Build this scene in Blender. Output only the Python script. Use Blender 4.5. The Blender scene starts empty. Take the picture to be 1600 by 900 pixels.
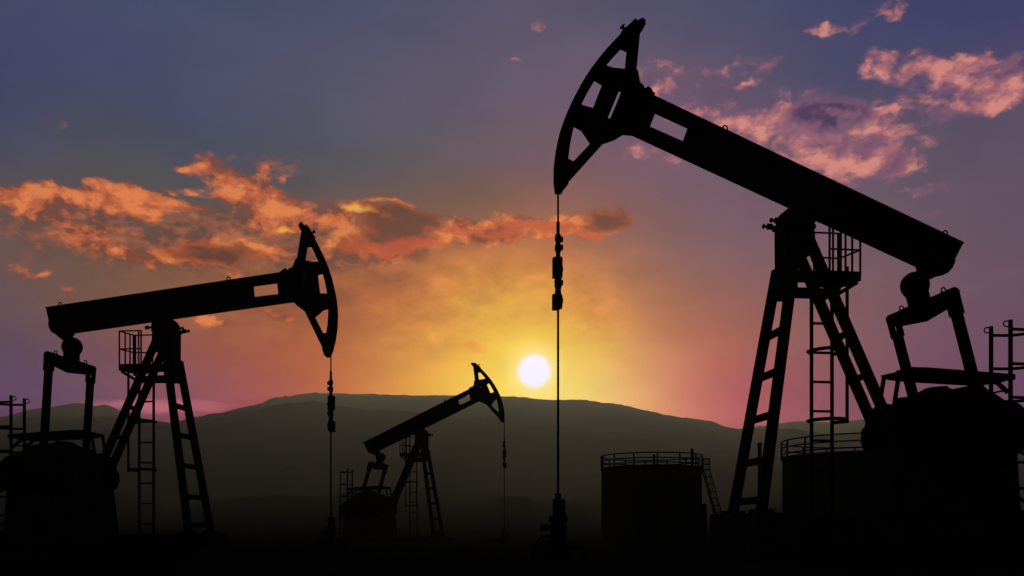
import bpy, bmesh, math, random
from mathutils import Vector, Matrix, noise as mnoise
from mathutils.geometry import tessellate_polygon

SC = bpy.context.scene
COL = SC.collection
R = math.radians

# ------------------------------------------------------------------ camera
F = 1422.0                    # focal length in photo pixels (photo 1600 wide)
HZ = 832.0                    # horizon row in the photo
CAMZ = 0.5
cam = bpy.data.cameras.new('camera')
cam.sensor_width = 36.0
cam.lens = 36.0 * F / 1600.0
cam.shift_y = (HZ - 450.0) / 1600.0
cam.clip_start = 0.1
cam.clip_end = 30000.0
camo = bpy.data.objects.new('camera', cam)
COL.objects.link(camo)
camo.location = (0, 0, CAMZ)
camo.rotation_euler = (R(90), 0, 0)
SC.camera = camo

SC.view_settings.view_transform = 'Standard'
SC.view_settings.look = 'None'
SC.view_settings.exposure = 0.0
SC.view_settings.gamma = 1.0
SC.view_settings.use_curve_mapping = False


def azel(px, py):
    dx, dz = (px - 800.0) / F, (HZ - py) / F
    return math.atan(dx), math.atan2(dz, math.hypot(1.0, dx))


def lin(r, g, b):
    f = lambda c: (c / 255 / 12.92) if c <= 10.31 else ((c / 255 + 0.055) / 1.055) ** 2.4
    return (f(r), f(g), f(b))


SUN_AZ, SUN_EL = azel(835, 580)
HAZE_GLOW = (0.20, 0.17, 0.13)
SDIR = (math.sin(SUN_AZ) * math.cos(SUN_EL), math.cos(SUN_AZ) * math.cos(SUN_EL), math.sin(SUN_EL))

# ------------------------------------------------------------------ world: dusk sky
world = bpy.data.worlds.new('World')
SC.world = world
world.use_nodes = True
NT = world.node_tree
NT.nodes.clear()


def W(n):
    return NT.nodes.new(n)


def link(a, b):
    NT.links.new(a, b)


def put(sock, v):
    if isinstance(v, (int, float)):
        sock.default_value = v
    elif isinstance(v, tuple):
        sock.default_value = v if len(v) == len(sock.default_value) else (*v, 1.0)
    else:
        link(v, sock)


def M(op, a, b=0.0, c=0.0, clamp=False):
    n = W('ShaderNodeMath')
    n.operation = op
    n.use_clamp = clamp
    put(n.inputs[0], a)
    put(n.inputs[1], b)
    put(n.inputs[2], c)
    return n.outputs[0]


def VM(op, a, b=None, c=None, out=0):
    n = W('ShaderNodeVectorMath')
    n.operation = op
    put(n.inputs[0], a)
    if b is not None:
        put(n.inputs[1], b)
    if c is not None:
        put(n.inputs[2], c)
    return n.outputs['Value'] if out else n.outputs[0]


def VSCALE(v, f):
    n = W('ShaderNodeVectorMath')
    n.operation = 'SCALE'
    put(n.inputs[0], v)
    put(n.inputs['Scale'], f)
    return n.outputs[0]


def SS(x, lo, hi):
    n = W('ShaderNodeMapRange')
    n.interpolation_type = 'SMOOTHSTEP'
    put(n.inputs['Value'], x)
    n.inputs['From Min'].default_value = lo
    n.inputs['From Max'].default_value = hi
    return n.outputs['Result']


def MIX(f, a, b):
    n = W('ShaderNodeMix')
    n.data_type = 'RGBA'
    put(n.inputs['Factor'], f)
    put(n.inputs['A'], a)
    put(n.inputs['B'], b)
    return n.outputs['Result']


def NZ(vec, scale, detail=4.0, rough=0.55, dist=0.0):
    n = W('ShaderNodeTexNoise')
    put(n.inputs['Vector'], vec)
    n.inputs['Scale'].default_value = scale
    n.inputs['Detail'].default_value = detail
    n.inputs['Roughness'].default_value = rough
    n.inputs['Distortion'].default_value = dist
    return n


tc = W('ShaderNodeTexCoord')
d0 = VM('NORMALIZE', tc.outputs['Generated'])
sep = W('ShaderNodeSeparateXYZ')
link(d0, sep.inputs[0])
az = M('ARCTAN2', sep.outputs['X'], sep.outputs['Y'])
el = M('ARCSINE', sep.outputs['Z'])
cmb = W('ShaderNodeCombineXYZ')
link(az, cmb.inputs[0])
link(el, cmb.inputs[1])
AE = cmb.outputs[0]                                   # azimuth, elevation of the sky direction
wn = NZ(VM('MULTIPLY', AE, (1.0, 1.8, 1.0)), 5.0, 2.0, 0.55)
AEW = VM('MULTIPLY_ADD', VM('SUBTRACT', wn.outputs['Color'], (0.5, 0.5, 0.5)), (0.10, 0.05, 0.0), AE)
wn2 = NZ(VM('MULTIPLY', AE, (1.0, 1.5, 1.0)), 22.0, 3.0, 0.6)
AEC = VM('MULTIPLY_ADD', VM('SUBTRACT', wn2.outputs['Color'], (0.5, 0.5, 0.5)), (0.055, 0.04, 0.0), AE)


def G(px, py, sx, sy, amt=1.0, co=None, sharp=False):
    """soft patch of sky centred on one direction"""
    a, e = azel(px, py)
    ix, iy = F / sx, F / sy
    v = VM('MULTIPLY_ADD', co if co is not None else AEW, (ix, iy, 0.0), (-a * ix, -e * iy, 0.0))
    q = VM('DOT_PRODUCT', v, v, out=1)
    if sharp:
        q = M('MULTIPLY', q, q)
    g = M('POWER', 0.36788, q)
    return M('MULTIPLY', g, amt) if amt != 1.0 else g


def SUMG(lst, co):
    s = None
    for p in lst:
        g = G(*p, co=co)
        s = g if s is None else M('ADD', s, g)
    return s


ramp = W('ShaderNodeValToRGB')
link(M('DIVIDE', el, 1.6, clamp=True), ramp.inputs[0])
stops = [(0.0, (101, 71, 108)), (0.135 / 1.6, (104, 76, 108)), (0.23 / 1.6, (100, 78, 106)),
         (0.33 / 1.6, (96, 80, 106)), (0.43 / 1.6, (84, 79, 106)), (0.50 / 1.6, (76, 77, 106)),
         (0.56 / 1.6, (70, 76, 107)), (0.8 / 1.6, (58, 64, 96)), (1.0, (40, 44, 72))]
cr = ramp.color_ramp
while len(cr.elements) < len(stops):
    cr.elements.new(0.5)
for e_, (p_, c_) in zip(cr.elements, stops):
    e_.position = p_
    e_.color = (*lin(*c_), 1)
C = ramp.outputs[0]

# colour of the clear dusk sky in many directions: row, then (column, colour); blended smoothly between them
SKYROWS = [
    (-150, [(100, (62, 68, 100)), (500, (64, 70, 100)), (900, (70, 72, 100)), (1300, (60, 64, 98)), (1600, (58, 62, 98))]),
    (10, [(0, (72, 76, 104)), (150, (71, 77, 105)), (300, (70, 78, 105)), (450, (73, 79, 105)), (600, (78, 80, 105)), (730, (86, 83, 106)), (860, (90, 86, 106)), (
          1000, (84, 82, 105)), (1130, (76, 78, 105)), (1260, (70, 74, 106)), (1400, (65, 69, 103)), (1500, (62, 66, 102)), (1620, (66, 68, 104))]),
    (115, [(0, (67, 70, 104)), (130, (67, 70, 103)), (250, (71, 74, 104)), (370, (79, 80, 106)), (490, (83, 82, 105)), (610, (87, 84, 105)), (720, (92, 85, 106)), (
          820, (97, 86, 108)), (920, (107, 88, 108)), (1040, (101, 84, 104)), (1150, (90, 80, 104)), (1240, (78, 76, 104)), (1340, (67, 70, 104)), (
          1440, (70, 70, 104)), (1610, (90, 74, 104))]),
    (200, [(0, (66, 70, 102)), (90, (75, 77, 92)), (190, (77, 79, 88)), (320, (70, 74, 103)), (450, (74, 79, 96)), (580, (85, 84, 103)), (690, (90, 84, 104)), (
          790, (97, 85, 104)), (890, (106, 86, 106)), (1040, (112, 86, 108)), (1160, (98, 80, 104)), (1290, (93, 83, 99)), (1440, (85, 79, 99)), (1590, (95, 82, 101))]),
    (268, [(10, (76, 78, 88)), (110, (79, 80, 82)), (230, (77, 80, 84)), (350, (72, 78, 88)), (460, (74, 79, 88)), (580, (84, 84, 86)), (690, (95, 85, 84)), (
          800, (108, 86, 88)), (910, (112, 85, 98)), (1030, (113, 89, 103)), (1180, (109, 86, 103)), (1330, (105, 87, 99)), (1460, (93, 81, 98)), (1600, (95, 81, 99))]),
    (335, [(10, (104, 84, 80)), (110, (106, 86, 76)), (220, (102, 86, 76)), (340, (92, 84, 78)), (460, (100, 82, 76)), (580, (118, 84, 72)), (690, (126, 88, 70)), (
          800, (138, 92, 72)), (900, (146, 94, 76)), (980, (127, 92, 85)), (1080, (123, 92, 101)), (1220, (115, 88, 103)), (1430, (101, 84, 97)), (1600, (97, 81, 97))]),
    (405, [(10, (106, 83, 84)), (110, (112, 87, 74)), (220, (114, 88, 72)), (340, (124, 86, 66)), (460, (142, 92, 66)), (570, (154, 94, 62)), (680, (178, 106, 64)), (
          780, (194, 116, 66)), (870, (194, 116, 68)), (950, (170, 108, 80)), (1040, (141, 100, 93)), (1150, (129, 94, 100)), (1290, (123, 91, 99)), (
          1440, (111, 87, 99)), (1600, (102, 82, 99))]),
    (482, [(0, (100, 81, 89)), (90, (108, 85, 81)), (210, (132, 91, 71)), (330, (158, 94, 68)), (450, (152, 92, 66)), (560, (164, 93, 58)), (650, (192, 117, 62)), (
          730, (218, 148, 65)), (800, (226, 168, 69)), (870, (222, 156, 67)), (930, (218, 140, 68)), (990, (187, 120, 77)), (1060, (167, 108, 83)), (
          1150, (154, 96, 85)), (1260, (143, 95, 93)), (1390, (123, 88, 97)), (1590, (105, 81, 99))]),
    (560, [(0, (96, 78, 99)), (100, (100, 79, 97)), (210, (120, 84, 89)), (320, (156, 88, 76)), (430, (165, 91, 70)), (530, (190, 108, 64)), (620, (214, 146, 72)), (
          700, (233, 171, 76)), (770, (240, 199, 80)), (835, (243, 209, 82)), (900, (239, 199, 90)), (960, (223, 168, 93)), (1030, (203, 134, 101)), (
          1100, (179, 104, 89)), (1180, (163, 96, 89)), (1290, (143, 94, 97)), (1430, (121, 86, 97)), (1600, (105, 78, 100))]),
    (625, [(0, (96, 76, 98)), (100, (104, 80, 99)), (210, (128, 89, 103)), (320, (148, 88, 106)), (430, (168, 92, 84)), (530, (192, 112, 72)), (620, (220, 152, 80)), (
          700, (241, 192, 88)), (780, (246, 220, 106)), (850, (248, 228, 124)), (920, (242, 214, 132)), (990, (230, 172, 114)), (1060, (202, 120, 110)), (
          1130, (187, 99, 106)), (1220, (164, 90, 104)), (1320, (141, 89, 99)), (1450, (117, 81, 99)), (1600, (102, 76, 101))]),
    (700, [(0, (98, 77, 99)), (300, (140, 84, 104)), (600, (214, 146, 80)), (830, (246, 222, 118)), (980, (228, 168, 116)), (1120, (190, 98, 108)), (
          1330, (135, 87, 99)), (1600, (101, 75, 101))]),
]
num = VM('MULTIPLY', C, (0.02, 0.02, 0.02))
den = None
AEB = VM('MULTIPLY_ADD', VM('SUBTRACT', AEW, AE), (0.55, 0.55, 0.0), AE)
for py, pts in SKYROWS:
    for i, (px, c) in enumerate(pts):
        gap = ((pts[min(i + 1, len(pts) - 1)][0] - pts[max(i - 1, 0)][0]) / (2 if 0 < i < len(pts) - 1 else 1))
        w = G(px, py, 0.80 * gap, 52 if py > 0 else 90, 1.0, AEB)
        num = VM('ADD', num, VSCALE(lin(*c), w))
        den = w if den is None else M('ADD', den, w)
den = M('ADD', den, 0.02)
C = VM('DIVIDE', num, den)

# thin veil unevenness
veil = NZ(VM('MULTIPLY', AEC, (1.0, 2.6, 1.0)), 9.0, 4.0, 0.6, 0.3)
vf = M('MULTIPLY_ADD', M('SUBTRACT', veil.outputs['Fac'], 0.5), 0.30, 1.0)
C = VSCALE(C, vf)

# ---- clouds
qv = VM('MULTIPLY', AE, (1.0, 1.55, 1.0))
cn = NZ(qv, 20.0, 8.0, 0.64, 0.2)
cn_s = NZ(VM('ADD', qv, (0.006, -0.020, 0.0)), 20.0, 4.0, 0.62, 0.2)
fine = NZ(qv, 75.0, 4.0, 0.65, 0.3)
CN = M('SUBTRACT', cn.outputs['Fac'], 0.5)
FN = M('SUBTRACT', fine.outputs['Fac'], 0.5)
relief = M('SUBTRACT', cn.outputs['Fac'], cn_s.outputs['Fac'])


def clouds(C, mask, lit, mid, low, dark, under=None, opac=0.92, darkmask=None, gain=2.3):
    n = M('MULTIPLY_ADD', CN, gain, M('MULTIPLY', FN, 1.0))
    dens = M('ADD', mask, M('MULTIPLY', n, SS(mask, 0.0, 0.55)))
    a = SS(dens, 0.22, 1.15)
    light = M('MULTIPLY_ADD', relief, 3.0, 0.36)
    light = M('MULTIPLY_ADD', FN, 1.0, light)
    light = M('MULTIPLY_ADD', M('SUBTRACT', dens, 0.7), 0.22, light, clamp=True)
    col = MIX(SS(light, 0.10, 0.50), low, mid)
    col = MIX(SS(light, 0.45, 0.95), col, lit)
    if darkmask is not None:
        dr = M('ADD', darkmask, M('MULTIPLY', M('MULTIPLY', n, 0.55), SS(darkmask, 0.05, 0.5)))
        dm = SS(dr, 0.10, 0.80)
        shade = MIX(SS(M('ADD', light, M('MULTIPLY', FN, 0.8)), 0.30, 1.1), dark, low)
        col = MIX(M('MULTIPLY', SS(dr, 0.05, 0.50), 0.75), col, under)
        col = MIX(M('MULTIPLY', SS(dr, 0.25, 1.30), 0.97), col, shade)
        a = M('MAXIMUM', a, M('MULTIPLY', dm, 0.9))
    return MIX(M('MULTIPLY', a, opac), C, col)


# the lit haze round the sun is mottled by thin cloud
mott = SUMG([(720, 465, 130, 60, 0.9), (600, 440, 120, 40, 0.8), (880, 415, 90, 50, 0.8), (930, 490, 60, 60, 0.7), (420, 490, 150, 60, 0.9), (640, 540, 100, 40, 0.5)], AEW)
C = VSCALE(C, M('MULTIPLY_ADD', M('MULTIPLY', M('ADD', M('MULTIPLY', CN, 1.3), M('MULTIPLY', M('SUBTRACT', veil.outputs['Fac'], 0.5), 0.8)), mott), 0.85, 1.0))

# pink clouds, upper right
pinkM = SUMG([(1230, 200, 120, 40, 0.32), (1350, 245, 130, 45, 0.35), (1500, 130, 150, 50, 0.22), (1080, 150, 110, 50, 0.25), (1210, 190, 70, 22, 0.4), (1310, 250, 80, 18, 0.25), (1195, 196, 50, 18), (1150, 188, 26, 10), (1255, 186, 44, 22), (1306, 168, 24, 8), (1330, 186, 34, 9), (1378, 170, 32, 7), (1345, 226, 62, 18),
              (1300, 240, 50, 18), (1245, 252, 54, 12), (1385, 258, 44, 12), (1330, 275, 50, 10, 0.8), (1440, 296, 34, 6), (1375, 96, 30, 13), (1425, 116, 42, 11), (1435, 84, 20, 8),
              (1480, 108, 26, 11), (1520, 130, 46, 20), (1500, 168, 34, 13), (1570, 150, 44, 18), (1575, 98, 34, 11), (1292, 48, 34, 7), (1340, 50, 26, 6, 0.6), (1390, 20, 28, 8),
              (1030, 105, 36, 9, 0.9), (1040, 130, 30, 8, 0.9), (1010, 140, 20, 8, 0.7), (1046, 166, 22, 14, 0.85), (1090, 182, 36, 10), (1110, 192, 26, 8),
              (1060, 245, 32, 8, 0.9), (1160, 130, 26, 7, 0.7), (1150, 160, 20, 6, 0.45), (848, 46, 16, 12, 0.6), (818, 96, 20, 6, 0.65), (1090, 108, 60, 10, 0.4),
              (990, 240, 34, 9, 0.6), (1130, 290, 16, 7, 0.6), (1200, 100, 40, 14, 0.3), (1460, 330, 60, 8, 0.35)], AEC)
pinkD = SUMG([(1475, 140, 14, 10, 0.8), (1555, 125, 16, 8, 0.7), (1405, 96, 12, 7, 0.7), (1300, 222, 26, 8, 0.8), (1235, 215, 16, 8, 0.5), (1282, 180, 42, 18, 1.8), (1320, 184, 32, 12, 1.4), (1362, 228, 22, 10, 0.8), (1402, 256, 20, 7, 0.8), (1590, 112, 18, 7, 0.7), (1440, 165, 8, 7, 0.5)], AEC)
C = clouds(C, pinkM, lin(214, 138, 126), lin(172, 108, 114), lin(124, 88, 110), lin(74, 56, 90), lin(132, 88, 112), darkmask=pinkD, opac=0.9)

# orange clouds, left of the sun: a murky sheet first, then the lit tufts, then the dark cores
sheet = SUMG([(560, 395, 110, 30, 0.7), (640, 350, 80, 40, 0.5), (120, 340, 190, 40, 0.6), (330, 350, 170, 40, 0.5), (480, 360, 120, 40, 0.7), (620, 365, 120, 36, 0.7), (800, 355, 140, 20, 0.7), (180, 400, 200, 40, 0.6), (400, 400, 130, 30, 0.7), (430, 260, 70, 24, 0.5)], AEC)
C = clouds(C, sheet, lin(176, 104, 70), lin(140, 86, 66), lin(98, 72, 64), lin(84, 60, 54), opac=0.85, gain=1.7)
orM = SUMG([(25, 308, 60, 14), (75, 300, 40, 11), (130, 300, 36, 9), (155, 292, 18, 9), (185, 308, 30, 13), (150, 322, 70, 9), (235, 322, 60, 9), (290, 322, 38, 9), (60, 335, 30, 7, 0.8),
            (120, 338, 40, 6, 0.7), (232, 337, 22, 6), (300, 265, 30, 8), (345, 255, 36, 12), (362, 282, 30, 12), (390, 300, 34, 12), (360, 308, 40, 14), (430, 318, 36, 14), (460, 335, 40, 10), (410, 332, 40, 10, 0.8),
            (290, 292, 14, 4), (262, 298, 10, 5), (418, 272, 16, 14, 0.8), (445, 284, 8, 5), (470, 312, 26, 9, 0.9), (480, 342, 40, 9), (545, 328, 40, 11), (585, 322, 34, 10), (612, 308, 34, 6), (650, 312, 26, 5),
            (670, 328, 14, 5), (455, 354, 34, 9), (530, 350, 44, 10, 0.8), (560, 372, 60, 10), (610, 392, 90, 10), (540, 395, 60, 14), (660, 372, 46, 10), (680, 355, 30, 8, 0.8), (310, 385, 40, 8), (270, 392, 30, 8), (395, 384, 26, 9),
            (440, 388, 30, 10), (420, 402, 46, 9), (340, 412, 80, 8), (250, 410, 60, 9, 0.9), (190, 395, 50, 9, 0.8), (120, 372, 34, 12, 0.9), (135, 360, 14, 8), (100, 352, 40, 6, 0.6), (60, 385, 50, 8, 0.5), (400, 350, 34, 10, 0.6),
            (735, 345, 40, 10), (780, 354, 70, 13), (800, 372, 130, 9, 0.8), (860, 362, 70, 14, 0.8), (840, 355, 50, 8), (700, 362, 50, 8, 0.9), (905, 352, 24, 10), (920, 368, 46, 9, 0.9), (960, 340, 20, 8, 0.8), (885, 345, 22, 9), (40, 425, 20, 7), (105, 452, 22, 7, 0.8),
            (335, 505, 46, 9, 0.9), (440, 492, 28, 8, 0.9), (300, 495, 40, 7, 0.6), (390, 480, 40, 7, 0.6), (92, 190, 24, 9, 0.42), (448, 230, 12, 5, 0.5), (480, 270, 12, 4, 0.7), (860, 400, 60, 8, 0.5), (640, 430, 60, 8, 0.4),
            (730, 470, 50, 8, 0.5), (560, 450, 50, 7, 0.4)], AEC)
orD = SUMG([(610, 352, 36, 22, 1.6), (645, 336, 30, 15, 1.5), (625, 350, 30, 20, 1.0), (600, 378, 44, 10, 0.9), (640, 376, 44, 9, 0.8), (320, 400, 52, 11, 1.3), (385, 396, 26, 8, 1.0), (355, 410, 40, 7, 0.7), (948, 346, 34, 15, 1.5),
            (535, 387, 14, 8, 0.9), (455, 308, 22, 6, 0.7), (350, 272, 30, 6, 0.5), (555, 318, 20, 4, 0.6), (300, 332, 34, 5, 0.5), (775, 362, 50, 5, 0.5)], AEC)
C = clouds(C, orM, lin(222, 128, 76), lin(184, 96, 64), lin(126, 72, 56), lin(96, 60, 50), lin(150, 78, 52), darkmask=orD)
# brightest yellow rims close to the glow and red undersides
glowM = SUMG([(455, 352, 26, 9), (560, 328, 34, 12), (600, 312, 34, 5, 0.7)], AEC)
C = MIX(M('MULTIPLY', M('MULTIPLY', SS(glowM, 0.05, 0.5), SS(M('ADD', glowM, CN), 0.40, 1.1)), 0.85), C, lin(244, 178, 78))
redM = SUMG([(650, 385, 80, 12, 1.2), (560, 395, 60, 14), (760, 356, 100, 10, 1.1), (850, 358, 50, 10), (920, 372, 60, 8), (510, 350, 60, 14, 0.7), (260, 330, 34, 7, 0.6)], AEC)
C = MIX(M('MULTIPLY', M('MULTIPLY', SS(redM, 0.05, 0.5), SS(M('ADD', redM, M('MULTIPLY', CN, 1.2)), 0.40, 1.1)), 0.7), C, lin(190, 88, 52))
# low streaks over the hills
lowq = NZ(VM('MULTIPLY', AE, (1.0, 6.0, 1.0)), 14.0, 4.0, 0.6, 0.2)
lowM = SUMG([(220, 634, 85, 12), (330, 636, 60, 12, 0.8)], AE)
C = MIX(M('MULTIPLY', M('MULTIPLY', SS(lowM, 0.05, 0.4), SS(M('ADD', lowM, M('MULTIPLY', M('SUBTRACT', lowq.outputs['Fac'], 0.5), 1.6)), 0.4, 1.2)), 0.9), C, lin(190, 110, 120))
# small bright yellow wisp and little cloud over the sun
C = MIX(M('MULTIPLY', G(738, 543, 26, 8, 1.0, AEC), 0.75), C, lin(224, 140, 54))
C = MIX(M('MULTIPLY', SS(M('MULTIPLY', G(760, 480, 70, 24, 1.0, AEC), M('ADD', CN, 1.0)), 0.3, 1.2), 0.4), C, lin(238, 186, 76))

# this is the sky as it stands behind the low evening haze: allow for what the haze swallows and adds
HAZE = 0.00015
tr = M('POWER', 2.71828, M('DIVIDE', -405.0 * HAZE, M('MAXIMUM', M('SINE', el), 0.07)))
lost = M('SUBTRACT', 1.0, tr)
tosun = M('ARCCOSINE', VM('DOT_PRODUCT', d0, SDIR, out=1))
near_sun = M('POWER', 2.71828, M('MULTIPLY', M('MULTIPLY', tosun, tosun), -9.0))
hg = VM('ADD', VSCALE((0.26, 0.22, 0.135), near_sun), HAZE_GLOW)
C = VM('MAXIMUM', VM('DIVIDE', VM('SUBTRACT', C, VM('MULTIPLY', lost, hg)), tr), (0.004, 0.004, 0.004))

# sun disc
sa, se = azel(835, 580)
sdir = (math.sin(sa) * math.cos(se), math.cos(sa) * math.cos(se), math.sin(se))
ang = M('ARCCOSINE', VM('DOT_PRODUCT', d0, sdir, out=1))
C = MIX(M('MULTIPLY', SS(ang, 58 / F, 22 / F), 0.5), C, (1.25, 1.05, 0.36))
C = MIX(SS(ang, 31 / F, 18 / F), C, (1.08, 1.06, 1.38))

# the eastern half of the sky, behind the viewer, is already dark
C = MIX(SS(sep.outputs['Y'], 0.70, 0.0), C, (0.006, 0.006, 0.010))
C = MIX(SS(el, 0.0, -0.03), C, (0.004, 0.004, 0.005))

sky = W('ShaderNodeTexSky')
sky.sky_type = 'NISHITA'
sky.sun_disc = False
sky.sun_elevation = SUN_EL
sky.sun_rotation = SUN_AZ
sky.dust_density = 4.0
bg1 = W('ShaderNodeBackground')
link(C, bg1.inputs[0])
bg1.inputs[1].default_value = 1.0
bg2 = W('ShaderNodeBackground')
link(sky.outputs[0], bg2.inputs[0])
bg2.inputs[1].default_value = 0.0015
adds = W('ShaderNodeAddShader')
link(bg1.outputs[0], adds.inputs[0])
link(bg2.outputs[0], adds.inputs[1])
wout = W('ShaderNodeOutputWorld')
link(adds.outputs[0], wout.inputs[0])
world.cycles.sampling_method = 'NONE'

# ------------------------------------------------------------------ sun lamp
sl = bpy.data.lights.new('sun', 'SUN')
sl.energy = 0.7
sl.angle = R(0.5)
sl.color = (1.0, 0.80, 0.53)
so = bpy.data.objects.new('sun', sl)
COL.objects.link(so)
so.location = (20, 300, 80)
so.rotation_euler = (-Vector(sdir)).to_track_quat('-Z', 'Y').to_euler()
SC.cycles.max_bounces = 3
SC.cycles.diffuse_bounces = 1
SC.cycles.use_adaptive_sampling = True
SC.cycles.adaptive_threshold = 0.02
SC.cycles.use_denoising = True


# ------------------------------------------------------------------ materials
def new_mat(name):
    m = bpy.data.materials.new(name)
    m.use_nodes = True
    nt = m.node_tree
    b = nt.nodes['Principled BSDF']
    return m, nt, b


def metal_paint(name, a, b, scale=3.0, rough=0.9, spec=0.0, bump=0.15):
    m, nt, bs = new_mat(name)
    t = nt.nodes.new('ShaderNodeTexCoord')
    n = nt.nodes.new('ShaderNodeTexNoise')
    n.inputs['Scale'].default_value = scale
    n.inputs['Detail'].default_value = 8
    n.inputs['Roughness'].default_value = 0.65
    nt.links.new(t.outputs['Object'], n.inputs['Vector'])
    r = nt.nodes.new('ShaderNodeValToRGB')
    r.color_ramp.elements[0].position = 0.42
    r.color_ramp.elements[0].color = (*a, 1)
    r.color_ramp.elements[1].position = 0.68
    r.color_ramp.elements[1].color = (*b, 1)
    nt.links.new(n.outputs['Fac'], r.inputs[0])
    nt.links.new(r.outputs[0], bs.inputs['Base Color'])
    bs.inputs['Roughness'].default_value = rough
    bs.inputs['Specular IOR Level'].default_value = spec
    bp = nt.nodes.new('ShaderNodeBump')
    bp.inputs['Strength'].default_value = bump
    bp.inputs['Distance'].default_value = 0.02
    nt.links.new(n.outputs['Fac'], bp.inputs['Height'])
    nt.links.new(bp.outputs[0], bs.inputs['Normal'])
    return m


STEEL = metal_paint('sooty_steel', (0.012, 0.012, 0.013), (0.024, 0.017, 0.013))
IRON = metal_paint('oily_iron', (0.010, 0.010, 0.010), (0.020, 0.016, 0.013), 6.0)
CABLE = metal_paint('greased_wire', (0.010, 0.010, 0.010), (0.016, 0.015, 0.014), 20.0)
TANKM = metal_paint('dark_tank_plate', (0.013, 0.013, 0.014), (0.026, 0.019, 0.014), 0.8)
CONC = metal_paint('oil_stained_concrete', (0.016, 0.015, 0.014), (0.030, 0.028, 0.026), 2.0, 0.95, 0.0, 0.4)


# ------------------------------------------------------------------ mesh helpers
class MB:
    """collects shapes of ONE part; y is multiplied by the mirror sign"""

    def __init__(self, mir=1):
        self.bm = bmesh.new()
        self.mir = mir

    def v(self, p):
        return self.bm.verts.new((p[0], p[1] * self.mir, p[2]))

    def f(self, vs):
        try:
            self.bm.faces.new(vs)
        except ValueError:
            pass

    def hexa(self, p):
        """8 corners: 0-3 bottom loop, 4-7 top loop"""
        q = [self.v(x) for x in p]
        for a in ((0, 3, 2, 1), (4, 5, 6, 7), (0, 1, 5, 4), (1, 2, 6, 5), (2, 3, 7, 6), (3, 0, 4, 7)):
            self.f([q[i] for i in a])
        return self

    def box(self, x0, x1, y0, y1, z0, z1):
        return self.hexa([(x0, y0, z0), (x1, y0, z0), (x1, y1, z0), (x0, y1, z0),
                          (x0, y0, z1), (x1, y0, z1), (x1, y1, z1), (x0, y1, z1)])

    def bar(self, a, b, w, d, ref=(0, 1, 0)):
        """square bar from a to b: d along ref, w across it"""
        a, b = Vector(a), Vector(b)
        t = (b - a).normalized()
        n = Vector(ref)
        n = (n - t * n.dot(t)).normalized()
        s = t.cross(n)
        c = [(-w, -d), (w, -d), (w, d), (-w, d)]
        return self.hexa([a + s * u / 2 + n * k / 2 for u, k in c] + [b + s * u / 2 + n * k / 2 for u, k in c])

    def tube(self, pts, r, seg=8, closed=False):
        pts = [Vector(p) for p in pts]
        n = len(pts)
        rings = []
        prev = None
        for i, p in enumerate(pts):
            if closed:
                t = pts[(i + 1) % n] - pts[i - 1]
            else:
                t = pts[min(i + 1, n - 1)] - pts[max(i - 1, 0)]
            t.normalize()
            u = prev if prev is not None else (Vector((0, 0, 1)) if abs(t.z) < 0.9 else Vector((1, 0, 0)))
            u = (u - t * u.dot(t)).normalized()
            prev = u
            w = t.cross(u)
            rings.append([self.v(p + (u * math.cos(2 * math.pi * k / seg) + w * math.sin(2 * math.pi * k / seg)) * r) for k in range(seg)])
        for i in range(n if closed else n - 1):
            A, B = rings[i], rings[(i + 1) % n]
            for k in range(seg):
                self.f([A[k], A[(k + 1) % seg], B[(k + 1) % seg], B[k]])
        if not closed:
            self.f(rings[0][::-1])
            self.f(rings[-1])
        return self

    def lathe(self, prof, c=(0, 0, 0), seg=24, axis='Z'):
        rings = []
        for r, h in prof:
            ring = []
            for k in range(seg):
                a = 2 * math.pi * k / seg
                u, w = r * math.cos(a), r * math.sin(a)
                p = (u, w, h) if axis == 'Z' else ((u, h, w) if axis == 'Y' else (h, u, w))
                ring.append(self.v((c[0] + p[0], c[1] + p[1], c[2] + p[2])))
            rings.append(ring)
        for A, B in zip(rings, rings[1:]):
            for k in range(seg):
                self.f([A[k], A[(k + 1) % seg], B[(k + 1) % seg], B[k]])
        self.f(rings[0][::-1])
        self.f(rings[-1])
        return self

    def ring(self, c, r, t, axis='Y', seg=14):
        pts = []
        for k in range(seg):
            a = 2 * math.pi * k / seg
            u, w = r * math.cos(a), r * math.sin(a)
            pts.append((c[0] + u, c[1], c[2] + w) if axis == 'Y' else ((c[0] + u, c[1] + w, c[2]) if axis == 'Z' else (c[0], c[1] + u, c[2] + w)))
        return self.tube(pts, t, 6, True)

    def plate(self, outer, y0, y1, holes=()):
        """polygon in the XZ plane, with holes, extruded in y"""
        loops = [outer] + list(holes)
        flat = [p for lp in loops for p in lp]
        tris = tessellate_polygon([[Vector((p[0], p[1], 0)) for p in lp] for lp in loops])
        A = [self.v((x, y0, z)) for x, z in flat]
        B = [self.v((x, y1, z)) for x, z in flat]
        for t in tris:
            self.f([A[i] for i in t])
            self.f([B[i] for i in reversed(t)])
        k = 0
        for lp in loops:
            n = len(lp)
            for i in range(n):
                j = (i + 1) % n
                self.f([A[k + i], A[k + j], B[k + j], B[k + i]])
            k += n
        return self

    def build(self, name, mat, parent=None, smooth=False):
        bmesh.ops.recalc_face_normals(self.bm, faces=self.bm.faces)
        me = bpy.data.meshes.new(name)
        self.bm.to_mesh(me)
        self.bm.free()
        me.materials.append(mat)
        if smooth:
            for p in me.polygons:
                p.use_smooth = True
        o = bpy.data.objects.new(name, me)
        COL.objects.link(o)
        if parent is not None:
            o.parent = parent
        return o


def tag(o, label=None, cat=None, group=None, kind=None):
    for k, v in (('label', label), ('category', cat), ('group', group), ('kind', kind)):
        if v:
            o[k] = v
    return o


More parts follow.
